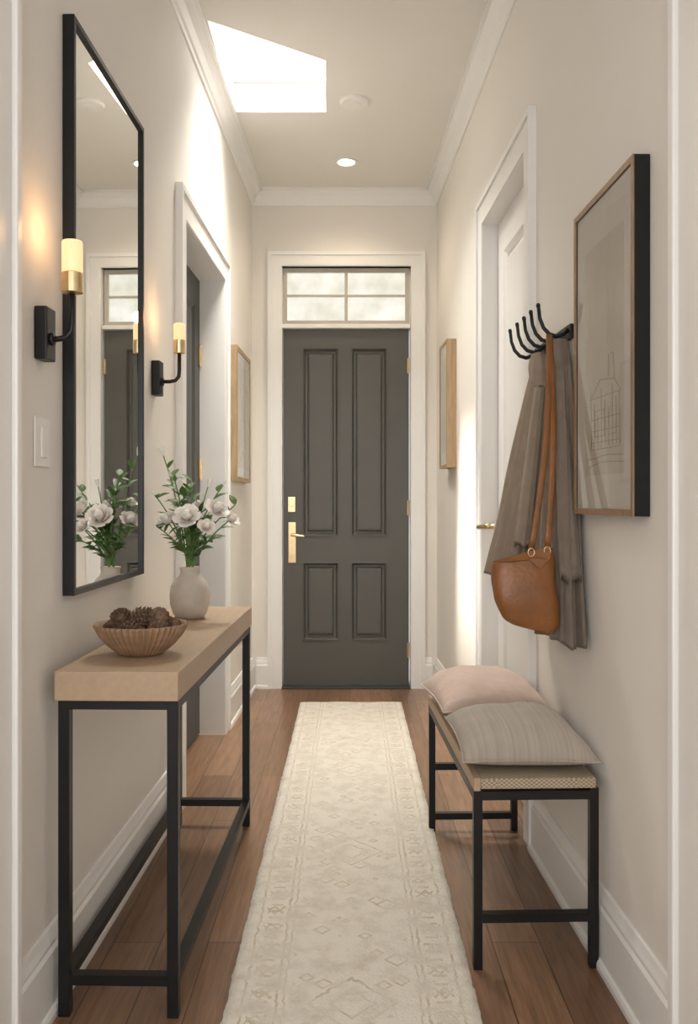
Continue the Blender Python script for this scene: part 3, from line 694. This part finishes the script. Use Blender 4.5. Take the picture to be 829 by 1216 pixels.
# ------------------------------------------------------------------ bag
BY=2.27
def bagpt(x,y,d=BY): return px(x,y,d)
bag=empty('shoulder_bag',(0.44,BY,0.744),'tan leather shoulder bag hanging over the coats','bag')
def f(bm):
    nz=26; nth=56; rings=[]
    for i in range(nz+1):
        t=i/nz
        yl=lerp(667,741,t); yr=lerp(650,753,t)
        xl=lerp(585,599,t**1.7)-3*math.sin(math.pi*t); xr=lerp(656,664,min(1,t*1.3))
        if t>0.86: s=(t-0.86)/0.14; xl+=9*s*s; xr-=9*s*s
        L_=bagpt(xl,yl); R_=bagpt(xr,yr); c=(L_+R_)/2; hw=(R_-L_)/2
        th_=0.014+0.022*math.sin(math.pi*min(1,0.12+t*0.72))
        if t>0.9: th_*=1-2.5*(t-0.9)
        ring=[]
        for j in range(nth):
            a=2*math.pi*j/nth; ca,sa=math.cos(a),math.sin(a)
            ca_=math.copysign(abs(ca)**0.6,ca); sa_=math.copysign(abs(sa)**0.75,sa)
            wv=1+0.05*noise.noise(Vector((ca*2,sa*2,t*4)))
            p=c+hw*ca_*wv+Vector((0,th_*sa_*wv,0))
            ring.append(bm.verts.new(p))
        rings.append(ring)
    for i in range(nz):
        for j in range(nth): bm.faces.new((rings[i][j],rings[i][(j+1)%nth],rings[i+1][(j+1)%nth],rings[i+1][j]))
    bm.faces.new(rings[-1])
    c=sum((v.co for v in rings[0]),Vector())/nth
    inn=[bm.verts.new(c+(v.co-c)*0.93-Vector((0,0,0.012))) for v in rings[0]]
    for j in range(nth): bm.faces.new((rings[0][j],rings[0][(j+1)%nth],inn[(j+1)%nth],inn[j]))
    bm.faces.new(inn)
mk('bag_body',f,M_leather,parent=bag,smooth=True)
def f(bm):
    q=[(588,666),(622,657),(654,649),(653,664),(641,676),(628,664),(606,667)]
    v=[bm.verts.new(bagpt(x,y,BY-0.038 if i>2 else BY-0.028)) for i,(x,y) in enumerate(q)]
    bm.faces.new(v)
mk('flap',f,M_leather,parent=bag,solid=0.003,label='folded leather top flap')
hk=W(MR,0.062,2.41,1.545)
def f(bm):
    e1=bagpt(631,654,BY); e2=bagpt(650,652,BY+0.005)
    top=Vector((hk.x-0.002,hk.y-0.012,hk.z+0.002))
    def pth(e,bow):
        return [top.lerp(e,t)+Vector((bow*math.sin(math.pi*t),-0.012*math.sin(math.pi*t),0)) for t in [i/14 for i in range(15)]]
    tube(bm,pth(e1,0.012),0.0085,10,flat=(0,1,0)); tube(bm,pth(e2,0.010),0.0085,10,flat=(0,1,0))
mk('strap',f,M_leather,parent=bag,smooth=True,label='narrow tan leather shoulder strap')
for e in (bagpt(631,656,BY-0.034),bagpt(650,654,BY-0.030)):
    mk('buckle',lambda bm: tube(bm,[e+Vector((0.008*math.cos(a),0,0.010*math.sin(a))) for a in [2*math.pi*i/16 for i in range(17)]],0.0016,8,cap=False),M_brass,parent=bag,smooth=True,label='small brass strap ring')

# ------------------------------------------------------------------ lights
w=bpy.data.worlds.new('World'); bpy.context.scene.world=w; w.use_nodes=True
w.node_tree.nodes['Background'].inputs[0].default_value=(1.0,0.985,0.965,1); w.node_tree.nodes['Background'].inputs[1].default_value=0.95
def area(name,loc,target,sx,sy,e,col,spread=180):
    l=bpy.data.lights.new(name,'AREA'); l.shape='RECTANGLE'; l.size=sx; l.size_y=sy; l.energy=e; l.color=col; l.spread=math.radians(spread)
    o=bpy.data.objects.new(name,l); C.objects.link(o); o.location=loc
    o.rotation_euler=(Vector(target)-Vector(loc)).to_track_quat('-Z','Y').to_euler(); return o
area('room_fill_light',(-0.3,-0.85,1.35),(0.30,3,0.65),0.7,1.4,25,(1.0,0.99,0.975))  # added soft fill lamp behind the camera; no window stands there
area('skylight_glow',(-0.30,3.88,HC+0.145),(-0.05,3.80,0),0.30,0.42,22,(1.0,0.95,0.86),spread=105)
s=bpy.data.lights.new('sun','SUN'); s.energy=17; s.angle=math.radians(6); s.color=(1.0,0.93,0.82)
so=bpy.data.objects.new('sun',s); C.objects.link(so); so.rotation_euler=Vector((0.80,0.22,-1.9)).to_track_quat('-Z','Y').to_euler()
def point(loc,e,col,r=0.02):
    l=bpy.data.lights.new('lamp_bulb','POINT'); l.energy=e; l.color=col; l.shadow_soft_size=r
    o=bpy.data.objects.new('lamp_bulb',l); C.objects.link(o); o.location=loc
for u,out,z in ((1.875,0.072,1.668),(2.865,0.085,1.69)):
    point(W(ML,out,u,z),0.38,(1,0.54,0.23))
sp=bpy.data.lights.new('downlight_beam','SPOT'); sp.energy=24; sp.spot_size=math.radians(140); sp.spot_blend=0.9; sp.color=(1,0.83,0.60); sp.shadow_soft_size=0.04
so2=bpy.data.objects.new('downlight_beam',sp); C.objects.link(so2); so2.location=(-0.022,4.79,HC-0.012)
# ------------------------------------------------------------------ camera
cam=bpy.data.cameras.new('camera'); co=bpy.data.objects.new('camera',cam); C.objects.link(co)
co.location=(0,0,EYE); co.rotation_euler=(math.radians(90),0,0)
cam.sensor_width=36; cam.sensor_fit='AUTO'; cam.lens=F/1216*36
cam.shift_x=-1.5/1216; cam.shift_y=-13/1216; cam.clip_start=0.02
bpy.context.scene.camera=co
for o in bpy.data.objects:
    if '_wl' in o: del o['_wl']
